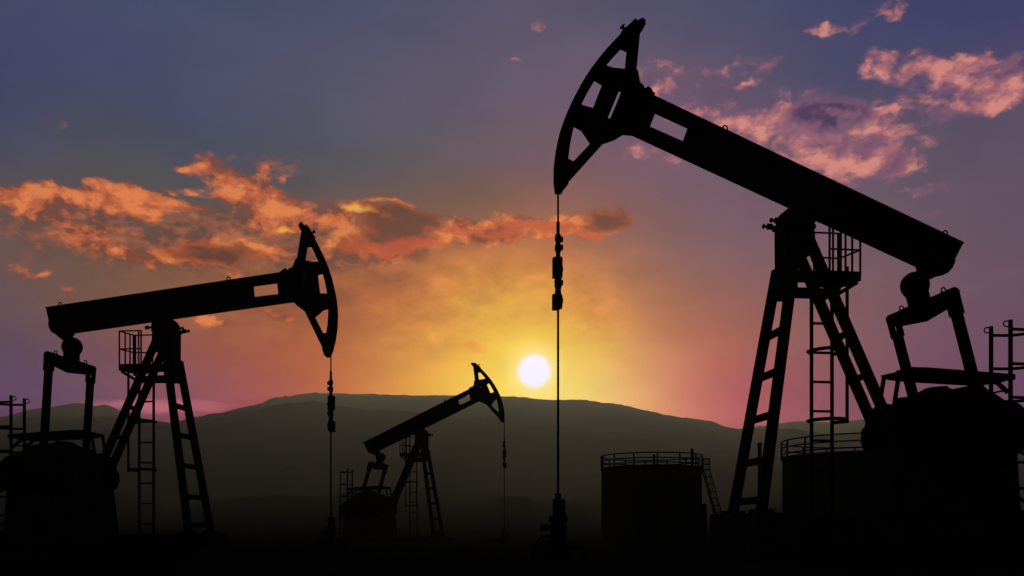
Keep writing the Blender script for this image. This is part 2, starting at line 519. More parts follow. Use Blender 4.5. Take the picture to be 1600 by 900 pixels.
def empty(name, loc, rz=0.0):
    o = bpy.data.objects.new(name, None)
    o.empty_display_size = 0.3
    o.location = loc
    o.rotation_euler = (0, 0, rz)
    COL.objects.link(o)
    return o


# ------------------------------------------------------------------ ground and hills
def fbm(x, y, s, o=5):
    v, a, t = 0.0, 1.0, 0.0
    for i in range(o):
        v += a * mnoise.noise(Vector((x / s, y / s, 3.7 * i)))
        t += a
        a *= 0.5
        s *= 0.5
    return v / t


def soil_mat():
    m, nt, bs = new_mat('black_oily_soil')
    t = nt.nodes.new('ShaderNodeTexCoord')
    n = nt.nodes.new('ShaderNodeTexNoise')
    n.inputs['Scale'].default_value = 1.3
    n.inputs['Detail'].default_value = 10
    n.inputs['Roughness'].default_value = 0.7
    nt.links.new(t.outputs['Object'], n.inputs['Vector'])
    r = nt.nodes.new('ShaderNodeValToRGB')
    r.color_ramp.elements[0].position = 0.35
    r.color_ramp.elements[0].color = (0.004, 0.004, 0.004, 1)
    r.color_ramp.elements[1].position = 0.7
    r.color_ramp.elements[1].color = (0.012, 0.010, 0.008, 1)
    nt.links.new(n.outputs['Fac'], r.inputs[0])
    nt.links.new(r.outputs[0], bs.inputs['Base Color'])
    bs.inputs['Roughness'].default_value = 1.0
    bs.inputs['Specular IOR Level'].default_value = 0.0
    bp = nt.nodes.new('ShaderNodeBump')
    bp.inputs['Strength'].default_value = 0.6
    bp.inputs['Distance'].default_value = 0.08
    nt.links.new(n.outputs['Fac'], bp.inputs['Height'])
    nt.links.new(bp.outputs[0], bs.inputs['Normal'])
    return m


def ground():
    mb = MB()
    rs = [0.0]
    r = 1.5
    while r < 6300:
        rs.append(r)
        r *= 1.14
    seg = 120
    c = mb.v((0, 0, 0))
    prev = None
    for r in rs[1:]:
        ring = []
        for k in range(seg):
            a = 2 * math.pi * k / seg
            x, y = r * math.sin(a), r * math.cos(a)
            h = 0.10 * fbm(x, y, 6.0) * min(1, max(0, (r - 2) / 6))
            h += 0.5 * fbm(x + 90, y, 90.0) * min(1, max(0, (r - 70) / 150))
            ring.append(mb.v((x, y, h - 0.06)))
        if prev is None:
            for k in range(seg):
                mb.f([c, ring[k], ring[(k + 1) % seg]])
        else:
            for k in range(seg):
                mb.f([prev[k], prev[(k + 1) % seg], ring[(k + 1) % seg], ring[k]])
        prev = ring
    return tag(mb.build('ground', soil_mat(), None, True), kind='structure')


def interp(tab, x):
    if x <= tab[0][0]:
        return tab[0][1]
    for (x0, y0), (x1, y1) in zip(tab, tab[1:]):
        if x <= x1:
            t = (x - x0) / (x1 - x0)
            t = t * t * (3 - 2 * t) * 0.5 + t * 0.5
            return y0 + (y1 - y0) * t
    return tab[-1][1]


def hill_mat():
    m, nt, bs = new_mat('painted_shade_hillside')
    g = nt.nodes.new('ShaderNodeNewGeometry')
    s = nt.nodes.new('ShaderNodeSeparateXYZ')
    nt.links.new(g.outputs['Position'], s.inputs[0])
    n = nt.nodes.new('ShaderNodeTexNoise')
    n.inputs['Scale'].default_value = 0.006
    n.inputs['Detail'].default_value = 9
    n.inputs['Roughness'].default_value = 0.62
    nt.links.new(g.outputs['Position'], n.inputs['Vector'])
    # shade painted in by altitude, broken up by noise: near-black foot to olive-brown crest
    a = nt.nodes.new('ShaderNodeMath')
    a.operation = 'MULTIPLY_ADD'
    a.inputs[1].default_value = 150.0
    nt.links.new(n.outputs['Fac'], a.inputs[0])
    nt.links.new(s.outputs['Z'], a.inputs[2])
    mr = nt.nodes.new('ShaderNodeMapRange')
    nt.links.new(a.outputs[0], mr.inputs['Value'])
    mr.inputs['From Min'].default_value = 60.0
    mr.inputs['From Max'].default_value = 460.0
    r = nt.nodes.new('ShaderNodeValToRGB')
    cols = [(0.0, (0.004, 0.005, 0.006)), (0.3, (0.022, 0.026, 0.020)), (0.6, (0.075, 0.080, 0.050)), (1.0, (0.20, 0.165, 0.10))]
    while len(r.color_ramp.elements) < 4:
        r.color_ramp.elements.new(0.5)
    for e, (p, c) in zip(r.color_ramp.elements, cols):
        e.position = p
        e.color = (*c, 1)
    nt.links.new(mr.outputs[0], r.inputs[0])
    nt.links.new(r.outputs[0], bs.inputs['Base Color'])
    bs.inputs['Roughness'].default_value = 1.0
    bs.inputs['Specular IOR Level'].default_value = 0.0
    return m


RIDGE = [(-900, 690), (-500, 662), (-200, 668), (0, 651), (60, 638), (120, 632), (150, 638), (165, 636), (190, 646), (230, 655), (268, 661),
         (300, 652), (340, 645), (400, 632), (430, 621), (490, 614), (560, 616), (640, 618), (700, 618), (780, 619), (870, 626), (905, 626),
         (960, 634), (1010, 645), (1060, 655), (1100, 658), (1140, 668), (1155, 670), (1190, 665), (1250, 658), (1310, 660), (1350, 655),
         (1420, 652), (1500, 660), (1600, 676), (1750, 690), (2000, 670), (2300, 690), (2600, 700)]


def hills():
    mb = MB()
    y0, yr, y1 = 75.0, 2600.0, 4600.0
    rows = 110
    cols = 520
    grid = []
    for j in range(rows + 1):
        u = j / rows
        row = []
        for i in range(cols + 1):
            px = -900 + 3500 * i / cols
            t = (px - 800) / F
            H = (HZ - interp(RIDGE, px)) / F * yr * (1 + 0.0)
            if u <= 0.72:
                s = u / 0.72
                y = y0 + (yr - y0) * s
                prof = 1 - (1 - s) ** 1.9
                fold = 0.0
                for c_, w_, k_, o_ in ((0.10, 0.05, 9.0, 0.0), (0.26, 0.07, 6.0, 40.0), (0.52, 0.10, 4.5, 80.0)):
                    rr = 0.5 - abs(fbm(t * k_ * 10 + o_, o_, 14.0, 4)) * 2.0
                    fold += 0.13 * max(0.0, rr + 0.25) * math.exp(-((s - c_) / w_) ** 2)
                prof = (y / yr) * (prof + fold)
                env = 3 * s * s * (1 - s)
                h = H * prof + env * (150 * (0.5 - abs(fbm(t * 2600 + 300, y * 0.8, 1100.0, 5)) * 2.2) - 30)
                # tree tops roughen the crest a little
                h += s ** 6 * (3.0 * mnoise.noise(Vector((t * 260, y * 0.01, 5.0))) + 2.4 * mnoise.noise(Vector((t * 420, y * 0.02, 1.0))))
            else:
                s = (u - 0.72) / 0.28
                y = yr + (y1 - yr) * s
                h = H * (1 - s) ** 1.5
            row.append(mb.v((t * y, y, CAMZ * min(1, u * 3) + max(h, -1.0) - (2.0 if u == 0 else 0.0))))
        grid.append(row)
    for A, B in zip(grid, grid[1:]):
        for k in range(cols):
            mb.f([A[k], A[k + 1], B[k + 1], B[k]])
    return tag(mb.build('hills', hill_mat(), None, True), kind='structure')


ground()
hills()


def haze():
    m = bpy.data.materials.new('evening_haze')
    m.use_nodes = True
    nt = m.node_tree
    nt.nodes.clear()
    o = nt.nodes.new('ShaderNodeOutputMaterial')
    v = nt.nodes.new('ShaderNodeVolumePrincipled')
    v.inputs['Color'].default_value = (0.86, 0.92, 0.80, 1)
    v.inputs['Density'].default_value = HAZE
    v.inputs['Anisotropy'].default_value = 0.5
    nt.links.new(v.outputs[0], o.inputs['Volume'])
    h = MB().box(-6600, 6600, -6600, 6600, -6.0, 405.0).build('haze', m)
    return tag(h, kind='stuff')


haze()

# ------------------------------------------------------------------ pumpjack
PSI = R(8)
DR = 20.0
OR = Vector(((1245 - 800) / F * DR, DR, 0.91))
HX, HY = -math.cos(PSI), -math.sin(PSI)
NX, NY = math.sin(PSI), -math.cos(PSI)


def T(px, py, Y=0.0):
    """local (X towards the head, Z up) of a photo point lying in the machine's own plane y = Y"""
    t = (px - 800) / F
    X = (t * (OR.y + Y * NY) - OR.x - Y * NX) / (HX - t * HY)
    wy = OR.y + X * HY + Y * NY
    return X, CAMZ + (HZ - py) / F * wy - OR.z


def T3(px, py, Y=0.0):
    X, Z = T(px, py, Y)
    return Vector((X, Y, Z))


PIV = T(1243, 338)
_a, _b = T(1014, 148), T(1502, 380)
TILT_R = math.atan2(_a[1] - _b[1], _a[0] - _b[0])


def BF(px, py):
    """beam frame of a photo point: x along the beam, z across it, origin at the saddle pivot"""
    X, Z = T(px, py)
    x, z = X - PIV[0], Z - PIV[1]
    c, s = math.cos(-TILT_R), math.sin(-TILT_R)
    return (x * c - z * s, x * s + z * c)


def z1(pts):                                         # zoom sheet of the horsehead
    return [BF(x / 3 + 840, y / 3 + 20) for x, y in pts]


OUT_ARC = z1([(400, 92), (390, 108), (360, 138), (330, 170), (300, 204), (270, 241), (240, 282), (215, 320), (190, 364), (165, 410), (143, 456), (125, 502),
              (110, 548), (100, 592), (92, 630), (87, 666), (83, 700), (81, 735), (81, 790), (88, 838)])
IN_ARC = z1([(430, 120), (418, 134), (392, 165), (352, 208), (315, 252), (269, 314), (240, 362), (220, 400), (203, 437), (184, 482), (170, 528),
             (158, 580), (148, 632), (141, 690), (136, 740), (130, 800), (108, 846), (100, 848)])
HEAD_OUT = z1([(390, 108), (360, 138), (330, 170), (300, 204), (270, 241), (240, 282), (215, 320), (190, 364), (165, 410), (143, 456), (125, 502),
               (110, 548), (100, 592), (92, 630), (87, 666), (83, 700), (81, 735), (81, 790), (88, 838), (100, 848), (110, 842), (142, 806), (142, 795),
               (320, 597), (370, 580), (410, 555), (470, 530), (535, 395), (487, 372), (487, 362), (472, 348), (477, 335), (467, 277), (460, 272), (478, 88), (440, 60)])
HOLES = [z1([(392, 165), (420, 178), (411, 270), (350, 264), (315, 252), (352, 208)]),
         z1([(269, 314), (304, 333), (257, 453), (203, 437), (220, 400), (240, 362)]),
         z1([(170, 528), (207, 548), (250, 612), (165, 702), (141, 690), (148, 632), (158, 580)]),
         z1([(383, 361), (394, 366), (340, 504), (326, 499)])]
TIP = T(872, 301)


def pumpjack(loc, rz, mir, tilt, pin_px, rod_x, rod_z, label):
    root = empty('pumpjack', loc, rz)
    tag(root, label, 'pumpjack', 'pumpjacks standing across the oil field')

    def part(name, mb, mat=STEEL, parent=root, smooth=False):
        return mb.build(name, mat, parent, smooth)

    def new():
        return MB(mir)

    # ---- samson post: four legs, rungs, cap
    front = {s: (T3(*q[0], s * 0.42), T3(*q[1], s * 0.78)) for s, q in ((1, ((1236, 420), (1193, 804))), (-1, ((1218, 420), (1143, 804))))}
    xt = sum(front[s][0].x for s in front) / 2
    xb = sum(front[s][1].x for s in front) / 2
    rear = {s: (T3(*q[0], s * 0.31), T3(*q[1], s * 0.31)) for s, q in ((1, ((1262, 380), (1444, 803))), (-1, ((1245, 380), (1427, 803))))}
    xr = sum(rear[s][0].x for s in rear) / 2
    xrb = sum(rear[s][1].x for s in rear) / 2
    zt = T(1235, 415)[1]
    ztr = T(1254, 380)[1]
    fl, rl = {}, {}
    for s in (1, -1):
        fl[s] = (Vector((xt, s * 0.42, zt)), Vector((xb, s * 0.78, 0.06)))
        rl[s] = (Vector((xr, s * 0.31, ztr)), Vector((xrb, s * 0.31, 0.06)))
        for a, b in (fl[s], rl[s]):
            mb = new().bar(a, b, 0.215, 0.12)
            mb.box(b.x - 0.22, b.x + 0.22, s * abs(b.y) - 0.17, s * abs(b.y) + 0.17, 0.0, 0.075)
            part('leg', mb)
    for py in (521, 586, 653, 722, 783):
        t = (zt - T(1200, py)[1]) / (zt - 0.06)
        a, b = fl[1][0].lerp(fl[1][1], t), fl[-1][0].lerp(fl[-1][1], t)
        part('crossbar', new().bar(a, b, 0.085, 0.15, (0, 0, 1)))
        t = (ztr - T(1200, py)[1]) / (ztr - 0.06)
        a, b = rl[1][0].lerp(rl[1][1], t), rl[-1][0].lerp(rl[-1][1], t)
        part('crossbar', new().bar(a, b, 0.085, 0.13, (0, 0, 1)))
    cap = new().plate([T(1219, 352), T(1219.5, 414), T(1211, 466), T(1237, 466), T(1237, 400), T(1264, 400), T(1262, 352)], -0.30, 0.30)
    ztop = T(1240, 351)[1]
    cap.box(T(1217, 0)[0], T(1262, 0)[0], -0.36, 0.36, ztop - 0.06, ztop + 0.02)
    cp = part('post_cap', cap)
    for Y in (-0.2, 0.2):
        z = T(1240, 351)[1]
        mb = new().tube([(T(1197, 0)[0], Y, z), (T(1219, 0)[0], Y, z)], 0.028)
        mb.tube([(T(1198, 0)[0], Y, z), (T(1200, 0)[0], Y, z)], 0.055)
        mb.tube([(T(1205, 0)[0], Y, z), (T(1212, 0)[0], Y, z)], 0.07)
        part('anchor_bolt', mb, IRON, cp)
        mb = new().tube([(T(1260, 0)[0], Y, z + 0.05), (T(1281, 0)[0], Y, z + 0.05)], 0.03)
        mb.tube([(T(1273, 0)[0], Y, z + 0.05), (T(1280, 0)[0], Y, z + 0.05)], 0.06)
        part('anchor_bolt', mb, IRON, cp)
    sad = new().lathe([(0.05, -0.33), (0.30, -0.33), (0.335, -0.28), (0.335, 0.28), (0.30, 0.33), (0.05, 0.33)], (PIV[0], 0, PIV[1] - 0.12), 28, 'Y')
    part('saddle_bearing', sad, IRON)
    # top braces that carry the platform
    Y = 0.40
    for ya, yb in ((423, 441), (450, 466)):
        mb = new().box(T(1292, 0, Y)[0], T(1232, 0, Y)[0], Y - 0.04, Y + 0.04, T(1260, yb, Y)[1], T(1260, ya, Y)[1])
        part('brace', mb)
    mb = new().bar(T3(1222, 458, -0.4), T3(1262, 458, -0.4), 0.1, 0.08)
    part('brace', mb)

    # ---- platform with guard rail
    zd = T(1300, 436, 0.2)[1]
    qa, qb, qc, qd = (-0.45, -0.10), (-1.05, -0.10), (-1.20, 0.52), (-0.42, 0.52)
    pl = new()
    pl.hexa([(*q, zd - 0.03) for q in (qa, qb, qc, qd)] + [(*q, zd + 0.03) for q in (qa, qb, qc, qd)])
    for p, q in ((qa, qb), (qb, qc), (qc, qd)):
        pl.bar((*p, zd - 0.01), (*q, zd - 0.01), 0.05, 0.19, (0, 0, 1))
    pl.bar((-1.16, 0.48, zd - 0.13), (-0.72, 0.34, zd - 0.40), 0.08, 0.06)
    pl.bar((-1.05, -0.05, zd - 0.12), (-0.72, -0.30, zd - 0.36), 0.07, 0.06)
    plo = part('platform', pl)
    gr = new()
    zr = T(1300, 362, 0.0)[1]
    zm = T(1300, 401, 0.0)[1]
    mix = lambda p, q, t: (p[0] + (q[0] - p[0]) * t, p[1] + (q[1] - p[1]) * t)
    posts = [qa, mix(qb, qc, 0.3), mix(qb, qc, 0.62), qc, mix(qc, qd, 0.90), mix(qc, qd, 0.80)]
    for x, y in posts:
        gr.tube([(x, y, zd), (x, y, zr)], 0.027, 6)
    gr.tube([(*qb, zd), (*qb, zr)], 0.055, 8)
    for z in (zr, zm):
        gr.tube([(*qa, z), (*qb, z), (*qc, z), (*mix(qc, qd, 0.9), z)], 0.022, 6)
    part('guard_rail', gr, STEEL, plo)

    # ---- caged ladder up to the platform, on the flank of the post
    YL = 0.74
    xa, xb_ = T(1268, 600, YL)[0], T(1300, 600, YL)[0]
    ld = new()
    for x in (xa, xb_):
        ld.bar((x, YL, 0.0), (x, YL, zd - 0.05), 0.062, 0.05)
    z = 0.3
    while z < zd - 0.3:
        ld.bar((xa, YL, z), (xb_, YL, z), 0.045, 0.06)
        z += 0.62
    lo = part('ladder', ld)
    xc = (xa + xb_) / 2
    for py in (553, 660):
        zc = T(1285, py, YL)[1]
        hp = [(xb_ - 0.02, YL, zc)]
        for k in range(13):
            a = math.pi * k / 12
            hp.append((xc - 0.40 * math.cos(a), YL + 0.18 + 0.50 * math.sin(a), zc))
        hp.append((xa + 0.02, YL, zc))
        part('cage_hoop', new().tube(hp, 0.038, 6), STEEL, lo)
    xs = xc - 0.40 * math.cos(math.pi * 3 / 12)
    part('cage_strip', new().bar((xs, YL + 0.18 + 0.36, T(1323, 662, 1.2)[1]), (xs, YL + 0.18 + 0.36, zd - 0.05), 0.06, 0.03), STEEL, lo)

    # ---- walking beam and horsehead turn together about the saddle
    ct, st = math.cos(tilt), math.sin(tilt)

    def rot(p):
        return (PIV[0] + p[0] * ct - p[1] * st, PIV[1] + p[0] * st + p[1] * ct)

    def rp(ps):
        return [rot(p) for p in ps]
    beam_out = [BF(1014.5, 149), BF(1502.7, 381), BF(1489, 408), BF(1442, 419), BF(1236, 323), BF(985, 208), BF(976, 205)]
    window = z1([(551, 467), (706, 538), (680, 608), (524, 539)])
    bo = part('walking_beam', new().plate(rp(beam_out), -0.06, 0.06, [rp(window)]))
    # flanges
    tp = rp([BF(1012, 147), BF(1503.5, 380)])
    fl_ = new()
    dz = Vector((-st, 0, ct))
    fl_.bar(Vector((tp[0][0], 0, tp[0][1])) - dz * 0.02, Vector((tp[1][0], 0, tp[1][1])) - dz * 0.02, 0.04, 0.15)
    bt = rp([BF(976, 204), BF(1441, 419.5)])
    fl_.bar(Vector((bt[0][0], 0, bt[0][1])) + dz * 0.02, Vector((bt[1][0], 0, bt[1][1])) + dz * 0.02, 0.04, 0.15)
    part('flange', fl_, STEEL, bo)
    for px, py in ((1133, 200), (1477, 364)):
        q = rot(BF(px, py))
        mb = new().ring((q[0], 0, q[1]), 0.052, 0.018)
        f = rot(BF(px - 1, py + 9))
        mb.bar((q[0], 0, q[1] - 0.05), (f[0], 0, f[1] - 0.02), 0.09, 0.06)
        part('lifting_eye', mb, STEEL, bo)
    tail = [BF(1489, 408), BF(1484.4, 420), BF(1476.6, 428.4), BF(1468, 430), BF(1450, 438), BF(1438, 437), BF(1437.5, 424), BF(1434, 414)]
    part('tail_bracket', new().plate(rp(tail), -0.11, 0.11), IRON, bo)

    hd = part('horsehead', new().plate(rp(HEAD_OUT), -0.07, 0.07, [rp(h) for h in HOLES]))
    part('curved_track', new().plate(rp(OUT_ARC + z1([(118, 838), (106, 790), (106, 735), (110, 690), (118, 640), (127, 596), (140, 545), (156, 500), (175, 455),
                                                     (196, 410), (222, 364), (248, 322), (274, 282), (306, 242), (336, 204), (366, 170), (392, 140), (412, 116)])), -0.17, 0.17), STEEL, hd)
    part('top_bracket', new().plate(rp(z1([(388, 98), (398, 88), (410, 80), (425, 66), (450, 42), (460, 52), (485, 38), (498, 50), (498, 70), (478, 92), (440, 100), (400, 108)])), -0.14, 0.14), IRON, hd)
    q0, q1 = rot(z1([(392, 62)])[0]), rot(z1([(412, 82)])[0])
    mb = new().bar((q0[0], 0, q0[1]), (q1[0], 0, q1[1]), 0.05, 0.05)
    q2, q3 = rot(z1([(388, 72)])[0]), rot(z1([(406, 56)])[0])
    mb.bar((q2[0], 0, q2[1]), (q3[0], 0, q3[1]), 0.03, 0.06)
    part('bolt', mb, IRON, hd)
    part('hinge_plate', new().plate(rp(z1([(320, 597), (370, 580), (410, 555), (470, 560), (540, 395), (530, 392), (522, 376), (506, 364), (497, 371), (488, 373), (487, 362), (472, 348),
                                           (430, 345), (395, 370), (338, 505), (300, 560)])), -0.20, 0.20), IRON, hd)

    # ---- tail bearing, equalizer, pitman arms
    ballc = rot(BF(1429.6, 446))
    pin = T(pin_px[0], pin_px[1])
    dv = Vector((pin[0] - ballc[0], 0, pin[1] - ballc[1]))
    dvn = dv.normalized()
    b3 = Vector((ballc[0], 0, ballc[1]))
    part('tail_bearing', new().lathe([(0.03, -0.20), (0.20, -0.20), (0.285, -0.13), (0.305, 0.0), (0.285, 0.13), (0.20, 0.20), (0.03, 0.20)], b3, 32, 'Y'), IRON, root, True)
    eqc = b3 + dvn * 0.60
    SE = 1.12
    eq = new()
    eq.bar(b3 + dvn * 0.18, eqc - dvn * 0.02, 0.30, 0.42)
    for s in (1, -1):
        a = eqc + Vector((0, s * 0.0, 0.0))
        b = eqc + Vector((0, s * SE, 0.0))
        eq.hexa([a + Vector((-0.13, 0, -0.22)), a + Vector((0.13, 0, -0.22)), b + Vector((0.13, 0, -0.09)), b + Vector((-0.13, 0, -0.09)),
                 a + Vector((-0.13, 0, 0.20)), a + Vector((0.13, 0, 0.20)), b + Vector((0.13, 0, 0.17)), b + Vector((-0.13, 0, 0.17))])
    eqo = part('equalizer', eq, IRON)
    for s in (1, -1):
        mb = new().ring((eqc.x, s * 0.80, eqc.z + 0.27), 0.05, 0.017, 'X' if False else 'Y')
        mb.box(eqc.x - 0.05, eqc.x + 0.05, s * 0.80 - 0.06, s * 0.80 + 0.06, eqc.z + 0.12, eqc.z + 0.225)
        part('lifting_eye', mb, STEEL, eqo)
    for s in (1, -1):
        e = eqc + Vector((0, s * SE, 0.02))
        p = Vector((pin[0], s * SE, pin[1]))
        am = new().bar(e + dvn * 0.30, p, 0.20, 0.14)
        ao = part('pitman_arm', am)
        cl = new()
        u = dvn.cross(Vector((0, 1, 0)))
        for k in (-1, 1):
            cl.bar(e + u * 0.095 * k - dvn * 0.06, e + u * 0.095 * k + dvn * 0.38, 0.05, 0.20)
        cl.bar(e - dvn * 0.13, e + dvn * 0.10, 0.22, 0.22)
        cl.bar(e + dvn * 0.22, e + dvn * 0.40, 0.16, 0.19)
        cl.lathe([(0.02, -0.11), (0.125, -0.11), (0.125, 0.11), (0.02, 0.11)], e - dvn * 0.08, 16, 'Y')
        part('clevis', cl, IRON, ao)
        part('pin_bearing', new().lathe([(0.03, -0.13), (0.20, -0.13), (0.20, 0.13), (0.03, 0.13)], p, 20, 'Y'), IRON, ao)

    # ---- cranks with counterweights, reducer, pedestal
    near = [(1440, 640), (1446, 622), (1464, 612), (1487, 608.5), (1510, 603.6), (1527.5, 605.6), (1545, 614), (1563, 626), (1581, 634), (1600, 646),
            (1614, 662), (1621, 682), (1613, 700), (1583, 708), (1460, 712), (1444, 690)]
    far = [(1350, 672), (1349, 690), (1355, 706), (1400, 712), (1540, 712), (1545, 650), (1520, 616), (1477, 607.5), (1475.5, 604), (1449.5, 606),
           (1431, 616.6), (1403, 637), (1389, 643), (1364, 656)]
    for s, ol in ((1, near), (-1, far)):
        Y = s * 0.90
        co = part('crank', new().plate([T(x, y, Y) for x, y in ol], Y - 0.13, Y + 0.13))
        cx = T(1525 if s > 0 else 1430, 660, Y)
        for k in (-1, 1):
            cw = new()
            cw.lathe([(0.1, -0.05), (0.50, -0.05), (0.54, 0.0), (0.50, 0.05), (0.1, 0.05)], (cx[0] + 0.62 * k, Y + s * 0.19, cx[1] - 0.08), 24, 'Y')
            part('counterweight', cw, IRON, co)
        if s < 0:
            pb = new().plate([T(x, y, Y) for x, y in ((1402.5, 622), (1422, 620), (1423, 640), (1404, 645))], Y - 0.1, Y + 0.1)
            part('weight_lug', pb, IRON, co)
    part('gear_reducer', new().plate([T(x, y) for x, y in ((1408, 655), (1425, 630), (1470, 622), (1535, 628), (1556, 655), (1566, 712), (1398, 712))], -0.55, 0.55), IRON)
    part('crankshaft', new().tube([(T(1478, 670)[0], -0.76, T(1478, 670)[1]), (T(1478, 670)[0], 0.76, T(1478, 670)[1])], 0.16, 16), IRON)
    zpt = T(1480, 703)[1]
    x0, x1 = T(1562, 0)[0], T(1378, 0)[0]
    part('pedestal', new().hexa([(x0 - 0.06, -0.62, 0), (x1 + 0.14, -0.62, 0), (x1 + 0.14, 0.62, 0), (x0 - 0.06, 0.62, 0),
                                 (x0, -0.58, zpt), (x1, -0.58, zpt), (x1, 0.58, zpt), (x0, 0.58, zpt)]), CONC)

    # ---- walkway over the reducer, its short stair, and the caged ladder at the tail
    YW = 0.31
    wk = new()
    wp = [T(1388, 583), T(1412, 577.5), T(1436, 578), T(1571, 588.5), T(1571, 597), T(1560, 597), T(1543, 600), T(1440, 594), T(1406, 591), T(1392, 588)]
    for s in (1, -1):
        wk.plate(wp, s * YW - 0.025, s * YW + 0.025)
    wk.hexa([(T(1408, 0)[0], -YW, T(1408, 590)[1]), (T(1566, 0)[0], -YW, T(1566, 597)[1]), (T(1566, 0)[0], YW, T(1566, 597)[1]), (T(1408, 0)[0], YW, T(1408, 590)[1]),
             (T(1408, 0)[0], -YW, T(1408, 590)[1] + 0.05), (T(1566, 0)[0], -YW, T(1566, 597)[1] + 0.05), (T(1566, 0)[0], YW, T(1566, 597)[1] + 0.05), (T(1408, 0)[0], YW, T(1408, 590)[1] + 0.05)])
    xl = T(1563.5, 0)[0]
    for s in (1, -1):
        wk.bar((xl + 0.36, s * (YW - 0.03), T(1545, 597)[1]), (xl + 0.03, s * (YW - 0.03), T(1563, 616)[1]), 0.10, 0.04)
    wko = part('walkway', wk)
    stp = new()
    ra, rb = T(1393, 586), T(1379, 648)
    for s in (1, -1):
        stp.bar((ra[0], s * YW, ra[1]), (rb[0] + 0.02, s * YW, rb[1] - 0.5), 0.085, 0.05)
    for k in range(1, 7):
        t = k / 7.0
        x, z = ra[0] + (rb[0] - ra[0]) * t, ra[1] + (rb[1] - 0.5 - ra[1]) * t
        stp.bar((x, -YW, z), (x, YW, z), 0.03, 0.05)
    part('stair', stp, STEEL, wko)

    xl = T(1563.5, 0)[0]
    lr = new()
    ztop2 = T(1563, 505)[1]
    for s in (1, -1):
        lr.tube([(xl, s * 0.33, 0), (xl, s * 0.33, ztop2)], 0.048, 8)
        hook = [(xl, s * 0.33, ztop2 - 0.03)]
        for k in range(7):
            a = math.pi * k / 6
            hook.append((xl + 0.12 + 0.05 * math.sin(a), s * 0.33, ztop2 - 0.03 - 0.06 + 0.06 * math.cos(a)))
        hook.append((xl, s * 0.33, ztop2 - 0.15))
        lr.tube(hook, 0.016, 6)
    z = 0.4
    while z < T(1563, 600)[1] - 0.1:
        lr.tube([(xl, -0.33, z), (xl, 0.33, z)], 0.022, 6)
        z += 0.30
    lro = part('tail_ladder', lr)
    xo = T(1606, 0)[0]
    for py in (519, 572, 624):
        zc = T(1563, py)[1]
        hp = [(xl, -0.33, zc)]
        for k in range(1, 10):
            a = math.pi * k / 10
            hp.append((xl + (xo - xl) * math.sin(a) ** 0.7, -0.33 * math.cos(a), zc))
        hp.append((xl, 0.33, zc))
        part('cage_hoop', new().tube(hp, 0.036, 6), STEEL, lro)
    st_ = new()
    st_.tube([(xo, 0, 0), (xo, 0, T(1563, 519)[1])], 0.036, 8)
    for y in (-0.33, 0.33):
        st_.tube([(xo + 0.1, y, 0), (xo + 0.1, y, T(1563, 665)[1])], 0.036, 8)
        for py in (724, 764, 804 - 4):
            zc = T(1563, py)[1]
            st_.tube([(xo + 0.1, y, zc), (xl, y, zc)], 0.033, 6)
        for pa, pb in ((720, 700), (798, 766)):
            st_.tube([(xo + 0.1, y, T(1563, pa)[1]), (xl, y, T(1563, pb)[1])], 0.033, 6)
    part('ladder_stand', st_, STEEL, lro)

    # ---- bridle, carrier and polished rod
    rod = new().tube([(rod_x, 0, rod_z[0]), (rod_x, 0, rod_z[1])], 0.021, 8)
    part('bridle_cable', rod, CABLE)
    zt_ = rod_z[1]
    k = 1 / 71.0
    ca = new()
    prof = [(0, 3), (18, 3), (19, 5), (26, 6), (33, 4), (36, 6), (42, 6), (46, 4), (52, 4), (53, 7), (60, 7.5), (64, 7.5), (66, 8), (74, 8), (78, 7), (81, 7),
            (82, 5), (88, 6.5), (97, 6.5), (101, 5), (108, 6), (111, 8), (126, 8), (130, 7), (131, 3)]
    ca.lathe([(r * k * 0.86, -h * k) for h, r in prof][::-1], (rod_x, 0, zt_), 12)
    ca.box(rod_x - 6 * k, rod_x + 8 * k, -0.07, 0.07, zt_ - 84 * k, zt_ - 54 * k)
    ca.box(rod_x - 2 * k, rod_x + 8.5 * k, -0.07, 0.07, zt_ - 132 * k, zt_ - 109 * k)
    for h in (26, 38, 71, 91, 118):
        ca.lathe([(0.02, -0.1), (0.06, -0.1), (0.06, 0.0), (0.02, 0.0)], (rod_x, 0.0, zt_ - h * k), 10, 'X')
    part('carrier_bar', ca, IRON, root)
    part('polished_rod', new().tube([(rod_x, 0, zt_ - 131 * k), (rod_x, 0, rod_z[2])], 0.025, 8), CABLE)
    return root


